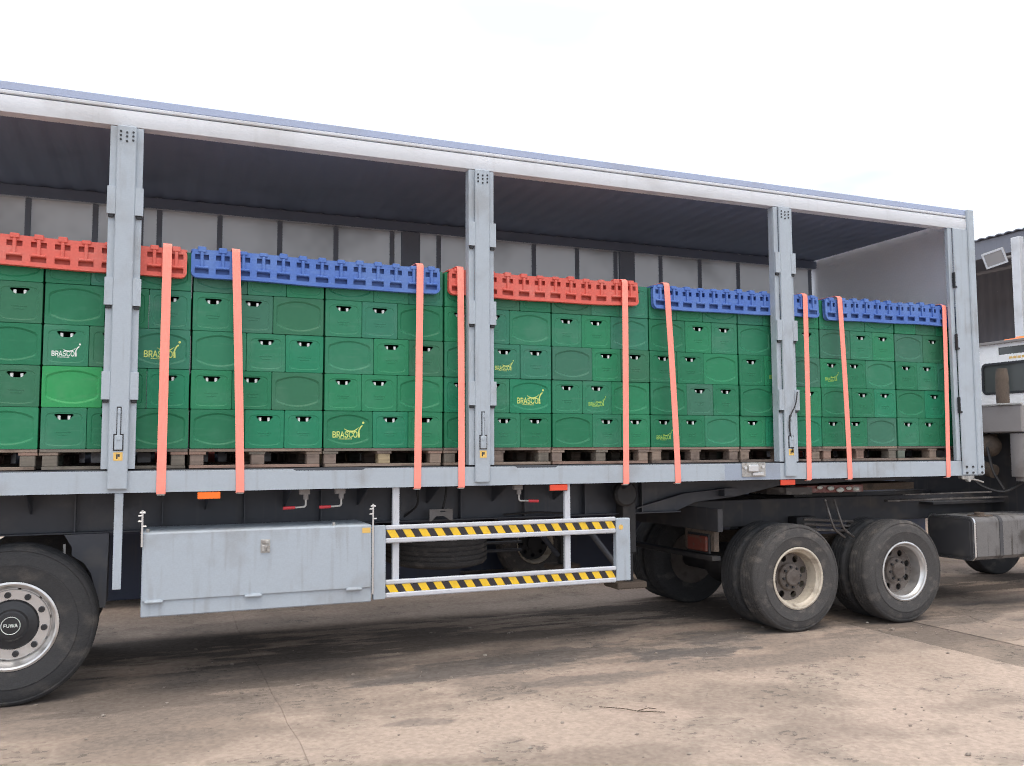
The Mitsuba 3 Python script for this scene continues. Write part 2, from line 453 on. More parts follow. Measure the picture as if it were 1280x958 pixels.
# trailer wheel (super single)
def trailer_wheel():
    Ro, Ri, w = .557, .300, .385
    parts = [('tyre', ply(tyre_mesh(Ro, Ri, w), 'rubber', 40))]
    rim = lathe_y([(Ri + .004, .020), (Ri + .010, .006), (Ri - .004, .002), (Ri - .016, .008), (Ri - .024, .03), (Ri - .040, .075), (Ri - .05, .13), (Ri - .05, .36), (Ri - .03, .36), (Ri - .03, .13), (Ri - .01, .05)], 72)
    parts.append(('rim', ply(rim, 'steel_rim', 35)))
    parts.append(('disc', ply(cat(holed_disc(.10, .240, 0, .02, .2, .098, .108), lathe_y([(.239, .098), (.244, .100), (.246, .122), (.240, .122)], 56), holed_disc(.241, .268, 10, .0125, .254, .122, .130, .15)), 'steel_rim', 20)))
    hub = lathe_y([(.001, .045), (.085, .045), (.10, .05), (.112, .065), (.165, .080), (.176, .098), (.176, .14), (.001, .14)], 48)
    parts.append(('hub', ply(hub, 'hub_black', 30)))
    ring = lathe_y([(.058, .040), (.062, .039), (.062, .048), (.058, .048)], 40)
    t = meshkit.text_mesh('FUWA', .022, .003, True); c = t.bounds.mean(0); v = t.vertices - c
    t.vertices = np.stack([v[:, 0], .0435 - v[:, 2], v[:, 1]], 1)
    parts.append(('badge', ply(cat(ring, t), 'white_print', False)))
    for k in range(10):
        a = 2 * np.pi * k / 10 + .15 + np.pi / 10
        parts.append(('nut', ply(cyl((.209 * np.cos(a), .10, .209 * np.sin(a)), (.209 * np.cos(a), .076, .209 * np.sin(a)), .023, 12, .020), 'hub_black', False)))
    return parts


# tractor drive wheel: outer of the twin pair, dished
def drive_wheel(rimmat):
    Ro, Ri, w = .520, .292, .28
    parts = [('tyre', ply(tyre_mesh(Ro, Ri, w), 'rubber_dusty', 40))]
    rim = lathe_y([(Ri + .004, .020), (Ri + .010, .006), (Ri - .004, .002), (Ri - .014, .008), (Ri - .022, .035), (Ri - .040, .05), (Ri - .046, .10), (Ri - .06, .15), (Ri - .06, .26), (Ri - .03, .26), (Ri - .03, .10), (Ri - .012, .05)], 72)
    parts.append(('rim', ply(rim, rimmat, 35)))
    disc = holed_disc(.10, .24, 8, .034, .185, .155, .168, .3)
    parts.append(('disc', ply(disc, 'hub_rust', 20)))
    hub = lathe_y([(.001, .075), (.070, .075), (.080, .082), (.082, .105), (.118, .112), (.130, .125), (.134, .165), (.001, .165)], 40)
    parts.append(('hub', ply(hub, 'hub_rust', 30)))
    for k in range(8):
        a = 2 * np.pi * k / 8 + .1
        parts.append(('nut', ply(cyl((.1 * np.cos(a), .115, .1 * np.sin(a)), (.1 * np.cos(a), .090, .1 * np.sin(a)), .013, 6), 'hub_black', False)))
    return parts


def plain_wheel(Ro, Ri, w, tm, rm, dm=None):
    if dm:
        rim = lathe_y([(Ri + .004, .02), (Ri - .004, .004), (Ri - .02, .03), (Ri - .04, .12), (Ri - .045, .13), (Ri - .03, .13)], 48)
        disc = cat(holed_disc(0, Ri - .042, 8, .03, .17, .115, .128), cyl((0, .12, 0), (0, .07, 0), .09, 24))
        return [('tyre', ply(tyre_mesh(Ro, Ri, w, 56), tm, 40)), ('rim', ply(rim, rm, 35)), ('disc', ply(disc, dm, 20))]
    rim = lathe_y([(Ri + .004, .02), (Ri - .004, .004), (Ri - .02, .03), (Ri - .04, .12), (.001, .13), (.001, w - .1), (Ri - .03, w - .05), (Ri, w - .03)], 48)
    return [('tyre', ply(tyre_mesh(Ro, Ri, w, 56), tm, 40)), ('rim', ply(rim, rm, 35))]


# ================================================================= the trailer
TR = thing('semi_trailer', 'long grey open-sided semi-trailer carrying the green crates', 'trailer')
G = TR + '__'

# --- bed: rail with two shallow notches in its top edge, deck, beams
rail = sbox(XL, RB, XR - .004, RT)
for a, b in ((1.02, 1.62), (2.86, 3.30)):
    rail = rail.difference(Polygon([(a, RT + .01), (b, RT + .01), (b - .04, RT - .013), (a + .04, RT - .013)]))
rk = add(G + 'bed_rail', cat(ext_y(rail, DS, DS + .012), bx(XL, XR - .004, DS + .012, DS + .07, RB, RB + .012, .002)), 'paint_grey', False)
add(G + 'bed_rail', bx(XL, XR - .004, FAR, FAR + .05, RB, RT), 'paint_grey')
add(G + 'bed_floor', bx(XL, XR - .05, DS + .014, FAR - .002, 1.618, 1.646, .001), 'paint_dark')
add(G + 'rail_patch', bx(5.00, 5.64, DS - .0015, DS - .0002, RB + .004, RT - .004, 0), 'paint_repair', False)
for s, Y in ((1, 7.60), (-1, 8.70)):
    web = Polygon([(XL, 1.17), (4.45, 1.17), (4.90, 1.17), (5.12, 1.25), (5.6, 1.29), (6.2, 1.40), (8.0, 1.43), (8.0, 1.60), (XL, 1.60)])
    k = add(G + 'chassis_beam', ext_y(web, Y, Y + .012), 'paint_dark', False)
    fl = cat(bx(XL, 4.90, Y - .07, Y + .08, 1.158, 1.170, .002))
    add(k + '__flange', fl, 'paint_dark')
    neck = Polygon([(4.39, 1.205), (4.94, 1.335), (5.52, 1.378), (5.52, 1.384), (4.94, 1.343), (4.39, 1.215)])
    add(k + '__flange', cat(ext_y(neck, Y - .09, Y), bx(5.40, 5.56, Y - .10, Y, 1.30, 1.385)), 'paint_dark', False)
    for x in np.arange(-3.6, 5.0, .62):
        add(k + '__stiffener', bx(x, x + .012, Y - .065, Y, 1.171, 1.60, .001), 'paint_dark')
for i, x in enumerate(np.arange(-3.9, 8.2, .62)):
    z1 = 1.19 if x < 4.6 else 1.45
    poly = Polygon([(DS + .075, 1.617), (FAR - .01, 1.617), (FAR - .01, 1.54), (8.70, z1 + .12), (7.60, z1 + .12), (DS + .075, 1.54)])
    add(G + 'cross_member', ext_x(poly, x, x + .012), 'paint_dark', False)

# --- roof
prof = [(DS + .02, ROOF0)] + [(DS + .008 - .006 * math.sin(math.pi * t), ROOF0 + .004 + .120 * t) for t in np.linspace(0, 1, 9)] + [(DS + .03, ROOF0 + .126), (DS + .10, ROOF0 + .126), (DS + .10, ROOF0)]
ck = add(G + 'cant_rail', ext_x(Polygon(prof), XL, 8.275), 'paint_pale', 40)
add(ck + '__trim_strip', bx(XL, 8.272, DS + .004, DS + .06, ROOF0 + .134, ROOF0 + .162, .006), 'paint_pale')
add(ck + '__upper_face', cat(bx(XL, 8.276, DS + .010, DS + .07, ROOF0 + .165, ROOF1, .004)), 'paint_roof_edge')
add(G + 'cant_rail', bx(XL, 8.276, FAR - .06, FAR + .05, ROOF0 + .03, ROOF1), 'paint_pale')
# roof skin: sheet with shallow corrugations running across
xs = np.arange(XL, 8.28, .025)
zs = 4.300 + .005 * np.clip(1.6 * np.sin(xs * 2 * np.pi / .20), -1, 1)
ys = np.array([DS + .071, FAR - .061])
V = np.array([[x, y, z] for x, z in zip(xs, zs) for y in ys]); n = len(xs)
Fc = np.array([[2 * i, 2 * i + 1, 2 * i + 3] for i in range(n - 1)] + [[2 * i, 2 * i + 3, 2 * i + 2] for i in range(n - 1)])
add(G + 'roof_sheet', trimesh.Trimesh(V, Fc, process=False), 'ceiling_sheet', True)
add(G + 'roof_top', bx(XL, 8.27, DS + .072, FAR - .062, 4.34, 4.372, .004), 'paint_roof_edge')

# --- side posts
def side_post(xc, sticker=True):
    k = sub(TR, 'side_post')
    hw = .065
    ch = cat(bx(xc - hw, xc + hw, DS - .030, DS - .002, 1.512, 4.157, .006))
    add(k + '__channel', ch, 'paint_grey')
    for s in (-1, 1):
        x0, x1 = (xc - .112, xc - hw + .004) if s < 0 else (xc + hw - .004, xc + .112)
        add(k + '__flange', cat(bx(x0, x1, DS + .004, DS + .012, 1.655, 4.155, .002), bx(x0 if s < 0 else x1 - .008, x0 + .008 if s < 0 else x1, DS + .012, DS + .09, 1.655, 4.155, .002)), 'paint_grey')
        for z0, z1 in ((3.495, 3.70), (2.83, 3.03), (2.15, 2.35)):
            xa, xb = (xc - .122, xc - hw - .0005) if s < 0 else (xc + hw + .0005, xc + .122)
            add(k + '__bracket', cat(bx(xa, xb, DS - .028, DS - .022, z0, z1, .002), bx(xa, xa + .006, DS - .022, DS + .003, z0, z1, .001), bx(xb - .006, xb, DS - .022, DS + .003, z0, z1, .001),
                                   bx(xa + .006, xb - .006, DS - .022, DS + .003, z1 - .006, z1, .001)), 'paint_grey')
            add(k + '__slot_shade', bx(xa + .010, xb - .008, DS - .016, DS + .0035, z0 - .022, z0 + .02, .003), 'hub_black')  # black block painted in for the shaded slot under the bracket
    # latch handle lying in its dark slot
    zc = 2.09
    slot = unary_union([sbox(xc - .016, 1.88, xc + .016, 2.10), sbox(xc - .034, 1.785, xc + .034, 1.905)])
    add(k + '__latch_slot', ext_y(slot, DS - .0320, DS - .0302), 'hub_black', False)
    add(k + '__latch_handle', cat(bx(xc - .010, xc + .010, DS - .044, DS - .033, 1.89, 2.09), bx(xc - .026, xc + .026, DS - .046, DS - .033, 1.792, 1.896), bx(xc - .014, xc + .014, DS - .050, DS - .0465, 1.86, 1.88),
                                  cyl((xc, DS - .032, 2.06), (xc, DS - .052, 2.06), .011, 12)), 'paint_grey')
    if sticker:
        add(k + '__sticker', bx(xc - .030, xc + .030, DS - .0322, DS - .0303, 1.715, 1.775, 0), 'sticker', False)
        add(k + '__sticker', cat(bx(xc - .012, xc - .002, DS - .0335, DS - .0323, 1.728, 1.762, 0), bx(xc - .001, xc + .012, DS - .0335, DS - .0323, 1.742, 1.762, 0)), 'dark_print', False)
    for dx, dz in ((-.042, .045), (-.042, .075), (-.042, .015), (0, .02), (0, .05), (0, .085), (.042, .045), (.042, .075), (.042, .015)):
        add(k + '__rivet', cyl((xc + dx, DS - .030, 4.125 - dz), (xc + dx, DS - .036, 4.125 - dz), .008, 8), 'hub_black')
    return k


side_post(-.19); side_post(2.58); pk = side_post(5.755)
add(pk + '__hanging_cord', tube(bend([(5.83, DS - .05, 2.33), (5.80, DS - .06, 2.20), (5.74, DS - .045, 2.10), (5.72, DS - .045, 1.98), (5.76, DS - .04, 1.86), (5.77, DS - .04, 1.74)], .05), .006, 6), 'paint_black')

# --- front corner post
k = sub(TR, 'corner_post')
add(k + '__inner_flange', bx(7.970, 8.03, DS + .006, DS + .05, 1.642, 4.156), 'paint_grey')
add(k + '__channel', bx(8.025, 8.215, DS - .020, DS - .002, 1.492, 4.157, .008), 'paint_grey')
add(k + '__groove', bx(8.212, 8.252, DS - .004, DS + .01, 1.492, 4.157, .002), 'paint_grey')
add(k + '__outer_channel', bx(8.248, 8.345, DS - .022, DS + .05, 1.492, 4.388, .010), 'paint_grey')
for z0 in (3.50, 2.83, 2.15):
    add(k + '__hook', cat(bx(8.004, 8.018, DS - .032, DS + .004, z0, z0 + .17), bx(8.018, 8.040, DS - .032, DS - .022, z0, z0 + .022)), 'hub_black')
for x in (8.075, 8.165, 8.296):
    for z in (1.515, 1.578):
        add(k + '__bolt', cyl((x, DS - .020, z), (x, DS - .030, z), .013, 6), 'hub_black', False)
add(k + '__foot', cat(bx(8.03, 8.20, DS - .006, DS + .06, 1.455, 1.4835), cyl((8.10, DS + .01, 1.44), (8.10, DS - .03, 1.44), .022, 10), tube(bend([(8.02, DS, 1.455), (8.2, DS - .02, 1.44), (8.31, DS - .02, 1.41)], .06), .009, 6)), 'galvanised')

# --- far side: curtain panels between posts, and the front wall
fx = [-1.68, -1.10, -.52, .06, .635, 1.236, 1.825, 2.443, 2.98, 3.56, 4.15, 4.717, 5.24, 5.88, 6.46, 7.05, 7.64, 8.22]
fx = [-4.1, -3.5, -2.9, -2.29] + fx
for a, b in zip(fx, fx[1:]):
    xs = np.linspace(a, b, 9); bul = .012 * np.sin(np.linspace(0, np.pi, 9))
    V = np.array([[x, FAR - .010 - q, z] for x, q in zip(xs, bul) for z in (1.646, 4.30)])
    Fc = [[2 * i, 2 * i + 2, 2 * i + 3] for i in range(8)] + [[2 * i, 2 * i + 3, 2 * i + 1] for i in range(8)]
    add(G + 'curtain_panel', trimesh.Trimesh(V, Fc, process=False), 'curtain_cloth', True)
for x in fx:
    add(G + 'far_post', bx(x - .026, x + .026, FAR - .045, FAR - .026, 1.646, 4.189), 'far_post_tone')
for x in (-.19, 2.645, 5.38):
    add(G + 'far_post', bx(x - .105, x + .105, FAR - .085, FAR - .047, 1.646, 4.189), 'far_post_tone')
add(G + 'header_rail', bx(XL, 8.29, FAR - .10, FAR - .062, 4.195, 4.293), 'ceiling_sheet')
add(G + 'front_wall', bx(8.295, 8.338, DS + .055, FAR + .045, 1.50, 4.335), 'bulkhead_panel')
add(G + 'rear_wall', bx(XL - .04, XL - .002, DS, FAR + .04, 1.50, 4.38), 'bulkhead_panel')

# --- left wheel and things around it
wk = sub(TR, 'wheel')
put(wk, trailer_wheel(), (-.86, 7.185, .557))
wk = sub(TR, 'wheel')
put(wk, plain_wheel(.557, .30, .385, 'rubber', 'rim_old'), (-.86, 9.19, .557), 180)
add(G + 'axle', cyl((-.86, 7.5, .557), (-.86, 8.85, .557), .07, 16), 'paint_black')
fend = Polygon([(-.56, 1.157), (-.252, 1.157), (-.262, .63), (-.27, .60), (-.33, .60), (-.34, .75), (-.37, .86), (-.42, .94), (-.505, 1.00), (-.505, 1.06)])
add(G + 'mudguard', cat(ext_y(fend, 7.50, 7.512), bx(-.275, -.262, 7.513, 7.95, .62, 1.155)), 'flap_grey', False)
add(G + 'mudguard__bolt', cyl((-.555, 7.49, 1.09), (-.555, 7.49, 1.00), .010, 8), 'galvanised')
add(G + 'support_bar', bx(-.205, -.148, DS + .004, DS + .035, .805, RB - .001), 'paint_grey')
add(G + 'axle_beam', bx(-1.6, -.30, 7.62, 7.74, .70, .86), 'paint_black')

# --- tool box
k = sub(TR, 'tool_box')
add(k + '__body', bx(-.015, 1.655, DS + .004, DS + .56, .597, 1.197, .008), 'paint_grey')
add(k + '__door', bx(-.010, 1.650, DS - .010, DS + .002, .712, 1.190, .005), 'paint_grey')
for x in (.07, .757, 1.512):
    add(k + '__hinge', cat(bx(x - .05, x + .05, DS - .022, DS - .011, .695, .722), cyl((x - .06, DS - .018, .706), (x + .06, DS - .018, .706), .010, 10)), 'paint_grey')
add(k + '__latch', cat(bx(.805, .875, DS - .016, DS - .0105, 1.018, 1.118), bx(.815, .865, DS - .030, DS - .016, 1.085, 1.11), bx(.81, .835, DS - .034, DS - .016, 1.03, 1.075), bx(.85, .872, DS - .030, DS - .016, 1.025, 1.07),
                       cyl((.84, DS - .016, 1.07), (.84, DS - .04, 1.07), .012, 10)), 'galvanised')
add(k + '__sticker', bx(1.575, 1.640, DS - .0125, DS - .0103, 1.135, 1.175, 0), 'sticker', False)
for x in (.02, 1.36):
    add(k + '__top_bolt', cyl((x, DS + .03, 1.195), (x, DS + .03, 1.222), .012, 8), 'galvanised')
for x in (-.018, 1.658):
    add(G + 'locking_rod', cat(cyl((x, DS - .022, .66 if x > 0 else 1.10), (x, DS - .022, 1.36), .008, 8), bx(x - .02, x + .022, DS - .03, DS - .012, 1.335, 1.35), bx(x - .004, x + .03, DS - .03, DS - .012, 1.24, 1.25),
                             bx(x - .03, x + .004, DS - .03, DS - .012, 1.275, 1.287), bx(x - .03, x + .004, DS - .03, DS - .012, 1.315, 1.325)), 'chrome')

# --- side guard with hazard tape
k = sub(TR, 'side_guard')
add(k + '__end_plate', bx(1.672, 1.768, DS + .004, DS + .06, .610, 1.186), 'paint_grey')
add(k + '__end_plate', bx(3.838, 3.980, DS - .004, DS + .06, .628, 1.172, .006), 'paint_grey')
for zt, zb in ((1.186, 1.045), (.757, .618)):
    for z0, z1 in ((zt - .036, zt), (zb, zb + .040)):
        add(k + '__bar', bx(1.768, 3.838, DS - .002, DS + .036, z0, z1, .008), 'paint_light')
    add(k + '__hazard_strip', bx(1.769, 3.837, DS + .006, DS + .018, zb + .041, zt - .037, .001), 'hazard_tape')
for x in (1.86, 3.385):
    add(k + '__upright', cat(bx(x - .027, x + .027, DS + .037, DS + .075, .62, RB - .001)), 'paint_light')
add(k + '__sticker', cyl((3.885, DS - .004, 1.095), (3.885, DS - .006, 1.095), .022, 16), 'sticker')

# --- far-side box and guard, added to deepen shade below, coloured dark like shade
add(G + 'added_far_box', bx(-.015, 1.655, FAR - .56, FAR, .597, 1.197, .008), 'paint_dark')
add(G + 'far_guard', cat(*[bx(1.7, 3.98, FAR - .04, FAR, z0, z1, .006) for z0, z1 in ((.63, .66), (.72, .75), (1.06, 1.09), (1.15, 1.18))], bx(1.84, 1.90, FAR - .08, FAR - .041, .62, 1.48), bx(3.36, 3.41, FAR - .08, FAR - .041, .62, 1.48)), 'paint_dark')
add(G + 'air_tank', cat(cyl((.2, 8.1, .98), (1.4, 8.1, .98), .15, 20), cyl((.2, 8.55, .98), (1.4, 8.55, .98), .15, 20)), 'paint_black')
# --- small fittings under the rail
for x0, x1, mt in ((.352, .512, 'orange_lens'), (3.205, 3.372, 'red_lens'), (5.650, 5.822, 'red_lens')):
    q = sub(TR, 'marker_lamp')
    add(q + '__lens', bx(x0, x1, DS + .004, DS + .024, 1.428, 1.480, .004), mt)
    add(q + '__backing', bx(x0 - .004, x1 + .004, DS + .0245, DS + .034, 1.424, 1.483, .002), 'paint_black')
for x, s in ((1.155, -1), (1.432, -1), (2.958, 1)):
    q = sub(TR, 'valve_handle')
    Y = DS + .11
    add(q + '__lever', tube(bend([(x, Y, 1.48), (x, Y, 1.345), (x + s * .175, Y - .02, 1.338)], .02), .008, 8), 'galvanised')
    add(q + '__grip', cyl((x + s * .085, Y - .010, 1.3415), (x + s * .175, Y - .02, 1.338), .012, 10), 'red_grip')
    add(q + '__mount', cat(bx(x - .05, x + .03, Y - .02, Y + .03, 1.44, 1.484), cyl((x, Y, 1.40), (x, Y, 1.45), .02, 10)), 'dusty_grey')
q = sub(TR, 'rail_latch')
add(q + '__plate', bx(5.19, 5.46, DS - .012, DS - .003, 1.515, 1.648, .004), 'galvanised')
add(q + '__clamp', cat(bx(5.25, 5.36, DS - .045, DS - .012, 1.56, 1.63, .008), bx(5.30, 5.42, DS - .036, DS - .012, 1.525, 1.555), cyl((5.22, DS - .012, 1.60), (5.22, DS - .03, 1.60), .016, 10), cyl((5.42, DS - .012, 1.61), (5.42, DS - .03, 1.61), .016, 10)), 'chrome')
# --- landing gear
for Y in (7.45, 8.85):
    q = sub(TR, 'landing_leg')
    add(q + '__leg', cat(bx(4.20, 4.34, Y, Y + .14, .80, 1.55), bx(4.222, 4.318, Y + .022, Y + .118, .53, .80)), 'paint_black')
    add(q + '__foot', bx(4.10, 4.42, Y - .06, Y + .22, .47, .53, .01), 'grimy_brown')
    add(q + '__brace', cyl((3.78, Y + .05, 1.12), (4.20, Y + .05, .62), .028, 10), 'paint_dark')
    add(q + '__gearbox', cat(lathe_y([(.001, 0), (.10, 0), (.12, .02), (.12, .07), (.001, .07)], 24).apply_translation([4.20, Y - .08, 1.36])), 'paint_black')
# --- spare wheel lying in its carrier, air tank bracket, hoses
q = sub(TR, 'spare_wheel')
sp = plain_wheel(.50, .27, .30, 'rubber_dusty', 'rim_old')
put(q, sp, (2.62, 8.35, .70), 8, 93)
add(G + 'spare_carrier', cat(bx(1.9, 3.3, 8.20, 8.24, 1.02, 1.06), bx(1.9, 3.3, 8.45, 8.49, 1.02, 1.06), bx(2.1, 2.14, 8.0, 8.7, 1.06, 1.16), bx(3.1, 3.14, 8.0, 8.7, 1.06, 1.16)), 'paint_black')
brk = Polygon([(2.29, 1.265), (2.50, 1.265), (2.50, 1.16), (2.47, 1.17), (2.42, 1.205), (2.35, 1.205), (2.31, 1.165), (2.29, 1.16)]).difference(sbox(2.385, 1.238, 2.435, 1.25))
add(G + 'hanger_bracket', ext_y(brk, 7.46, 7.475), 'dusty_grey', False)
for p in ([(2.2, 7.5, 1.6), (2.18, 7.48, 1.45), (2.2, 7.5, 1.3), (2.1, 7.6, 1.2)], [(2.44, 7.5, 1.6), (2.45, 7.48, 1.4), (2.42, 7.5, 1.26)], [(3.6, 7.5, 1.19), (3.3, 7.48, 1.21), (3.0, 7.5, 1.195)]):
    add(G + 'air_hose', tube(bend(p, .06), .010, 6), 'paint_black')

# ================================================================= pallets and crates
X0 = -.711
ORD = ['first', 'second', 'third', 'fourth', 'fifth', 'sixth', 'seventh', 'eighth', 'ninth', 'tenth']
PZ = 1.652


def pallet(i, DP=DP, where='under'):
    x0 = X0 + i + .004; x1 = x0 + .990
    k = thing('wooden_pallet', f'weathered wooden pallet {where} the {ORD[i + 1]} crate stack from the left', 'pallet', 'wooden pallets under the crate stacks')
    r = random.Random(50 + i)
    W = lambda: f'pallet_wood_{r.choice([0, 0, 1, 1, 2, 3, 3])}'
    for j in range(7):
        y = DP + .004 + j * .178
        add(k + '__deck_board', bx(x0 + r.uniform(0, .006), x1 - r.uniform(0, .006), y, y + .12, PZ + .124, PZ + .146, .002), W())
    for xa in (x0, (x0 + x1) / 2 - .06, x1 - .12):
        add(k + '__stringer', bx(xa, xa + .12, DP + .012 + r.uniform(-.006, .006), DP + 1.19, PZ + .102, PZ + .1235, .002), W())
        for ya in (DP + .014, DP + .55, DP + 1.08):
            o = r.uniform(-.01, .01)
            wd = f'pallet_wood_{r.choice([0, 1, 2, 3, 4, 5])}' if r.random() < .5 else W()
            add(k + '__block', bx(xa + .012 + o, xa + .108 + o, ya, ya + .11, PZ + .0225, PZ + .1015, .004), wd)
    for ya in (DP + .010, DP + .545, DP + 1.075):
        add(k + '__bottom_board', bx(x0 + r.uniform(0, .02), x1 - r.uniform(0, .02), ya, ya + .12, PZ, PZ + .022, .002), W())


for i in range(-1, 9):
    pallet(i)
for i in range(-1, 9):      # the second row, seen through the gaps of the first
    pallet(i, DP + 1.205, 'behind the one under')

CH = .2972


def loop_rr(cx, cz, hx, hz, r, n=12):
    pts = []
    for sx, sz, a0 in ((1, 1, 0), (-1, 1, 90), (-1, -1, 180), (1, -1, 270)):
        for t in np.linspace(0, 90, n):
            a = math.radians(a0 + t)
            pts.append((cx + sx * (hx - r) + r * math.cos(a), cz + sz * (hz - r) + r * math.sin(a)))
    return np.array(pts)


def barrel(cx, cz, hx, hz, bow, r, n=12):
    P = loop_rr(cx, cz, hx, hz, r, 6)
    # more points along the top and bottom edges, so that they can bow
    Q = []
    for a, b in zip(P, np.roll(P, -1, 0)):
        m = 14 if abs(b[0] - a[0]) > hx else 1
        Q += [a + (b - a) * t for t in np.arange(m) / m]
    P = np.array(Q)
    u = (P[:, 0] - cx) / hx
    P[:, 1] += np.sign(P[:, 1] - cz) * bow * (1 - u ** 2)
    return P


HAND = np.array([(-.064, .014), (-.055, .021), (.055, .021), (.064, .014), (.050, -.002), (.038, -.016), (.026, -.021), (-.026, -.021), (-.038, -.016), (-.050, -.002)])


def crate_mesh(w, dep, h, end):
    cx, cz = w / 2, h / 2
    o = loop_rr(cx, cz, w / 2 - .0015, h / 2 - .001, .010)
    oi = loop_rr(cx, cz, w / 2 - .0032, h / 2 - .0026, .009)
    if end:
        a = barrel(cx, cz - .006, w / 2 - .028, h / 2 - .038, .010, .03); b = barrel(cx, cz - .006, w / 2 - .034, h / 2 - .044, .010, .025); d = .003
    else:
        a = barrel(cx, cz, w / 2 - .024, h / 2 - .070, .042, .020); b = barrel(cx, cz, w / 2 - .034, h / 2 - .082, .042, .016); d = .007
    ms = []

    def face(poly, y):
        v, f = trimesh.creation.triangulate_polygon(poly, engine='earcut')
        ms.append(trimesh.Trimesh(np.stack([v[:, 0], np.full(len(v), y), v[:, 1]], 1), f[:, ::-1], process=False))

    def strip(A, ya, B, yb):
        n = len(A); i = np.arange(n); j = (i + 1) % n
        V = np.vstack([np.stack([A[:, 0], np.full(n, ya), A[:, 1]], 1), np.stack([B[:, 0], np.full(n, yb), B[:, 1]], 1)])
        ms.append(trimesh.Trimesh(V, np.vstack([np.stack([i, j, i + n], 1), np.stack([j, j + n, i + n], 1)]), process=False))
    face(Polygon(oi).difference(Polygon(a)), 0)
    strip(a, 0, b, d)
    inner = Polygon(b)
    if end:
        hp = HAND + [cx, h * .775]
        inner = inner.difference(Polygon(hp))
        strip(hp, d, hp * 1.0, d + .012)
        # a raised fingertip ledge and a faint stamped panel under the handle
        ms.append(bx(cx - .05, cx + .05, d - .0025, d - .0001, h * .40, h * .415, .001))
        ms.append(bx(cx - .035, cx + .035, d - .0025, d - .0001, h * .33, h * .34, .001))
    face(inner, d)
    strip(oi, 0, o, .002)
    strip(o, .002, o, dep)
    face(Polygon(o), dep)
    return cat(*ms)


end_mesh = crate_mesh(.2965, .395, CH, True)      # short end
side_mesh = crate_mesh(.3945, .2965, CH, False)   # long side
END_PLY = [ply(end_mesh, f'green_plastic_{c}', 25) for c in range(len(GREENS))]
SIDE_PLY = [ply(side_mesh, f'green_plastic_{c}', 25) for c in range(len(GREENS))]
neck = lathe_y([(.001, .115), (.0105, .115), (.0115, .112), (.0115, .097), (.0105, .094), (.0130, .05), (.024, .0), (.001, .0)], 12)
v = neck.vertices; neck.vertices = np.stack([v[:, 0], v[:, 2], v[:, 1]], 1)
BOTTLE = ply(neck, 'bottle_cap', 40)


def logo_mesh(s):
    """lettering with a swoosh over it, a bottle stroke at its right with a dot, and a thin line under it; x to the right, z up, facing -y"""
    t = meshkit.text_mesh('BRASCO', .050, .0012, True)
    w = t.bounds[1][0] - t.bounds[0][0]
    t.vertices[:, 0] = (t.vertices[:, 0] - t.bounds[0][0]) * .205 / w
    parts = [t]
    sw = np.linspace(0, 1, 14)
    top = np.stack([.095 + .12 * sw, .074 - .030 * np.sin(sw * np.pi * .85) * .8 + .022 * sw ** 2], 1)
    bot = top - np.stack([0 * sw, .004 + .010 * np.sin(np.pi * np.clip(1 - sw, 0, 1)) * 1.0], 1)
    parts.append(ext(Polygon(np.vstack([top, bot[::-1]])).buffer(0), .0012))
    c = np.array([(.216, .012), (.213, .04), (.220, .066), (.232, .088), (.243, .098)])
    parts.append(ext(LineString(c).buffer(.0055, cap_style=1), .0012))
    parts.append(ext(Polygon([(.208, .0), (.226, .0), (.222, .045), (.212, .045)]), .0012))
    parts.append(ext(circle(.0095, 14, (.252, .122)), .0012))
    for k in range(9):
        parts.append(ext(sbox(.05 + k * .0125, -.014, .05 + k * .0125 + .009, -.0075), .0012))
    m = cat(*parts)
    v = m.vertices - [.128, .05, 0]
    m.vertices = np.stack([v[:, 0] * s, -v[:, 2], v[:, 1] * s], 1)
    return m


LOGO = {(n, s): ply(logo_mesh(s), n, False) for n, s in (('white_print', .72), ('yellow_print', .98), ('yellow_print', .68), ('faded_print', .68), ('white_print', .98))}
# (stack, layer, position) -> printed mark
PRINT = {(0, 3, 0): ('white_print', .72, 'white'), (0, 3, 2): ('yellow_print', .98, 'yellow'), (2, 1, 0): ('yellow_print', .98, 'yellow'), (3, 3, 1): ('yellow_print', .68, 'yellow'),
         (3, 2, 2): ('yellow_print', .98, 'yellow'), (4, 2, 1): ('faded_print', .68, 'faded'), (5, 1, 0): ('faded_print', .68, 'faded'), (6, 3, 1): ('faded_print', .68, 'faded'), (7, 3, 0): ('faded_print', .68, 'faded')}
COLOR = {(0, 2, 0): 5, (0, 2, 1): 1, (1, 4, 1): 4, (2, 4, 1): 3, (2, 3, 1): 2, (5, 2, 1): 4, (1, 3, 2): 6, (1, 1, 2): 6, (1, 1, 1): 6, (-1, 2, 2): 7, (-1, 1, 2): 2, (2, 4, 0): 0, (7, 1, 2): 4, (1, 1, 0): 1, (1, 2, 2): 7}
LAY = ['bottom', 'second', 'third', 'fourth', 'top']
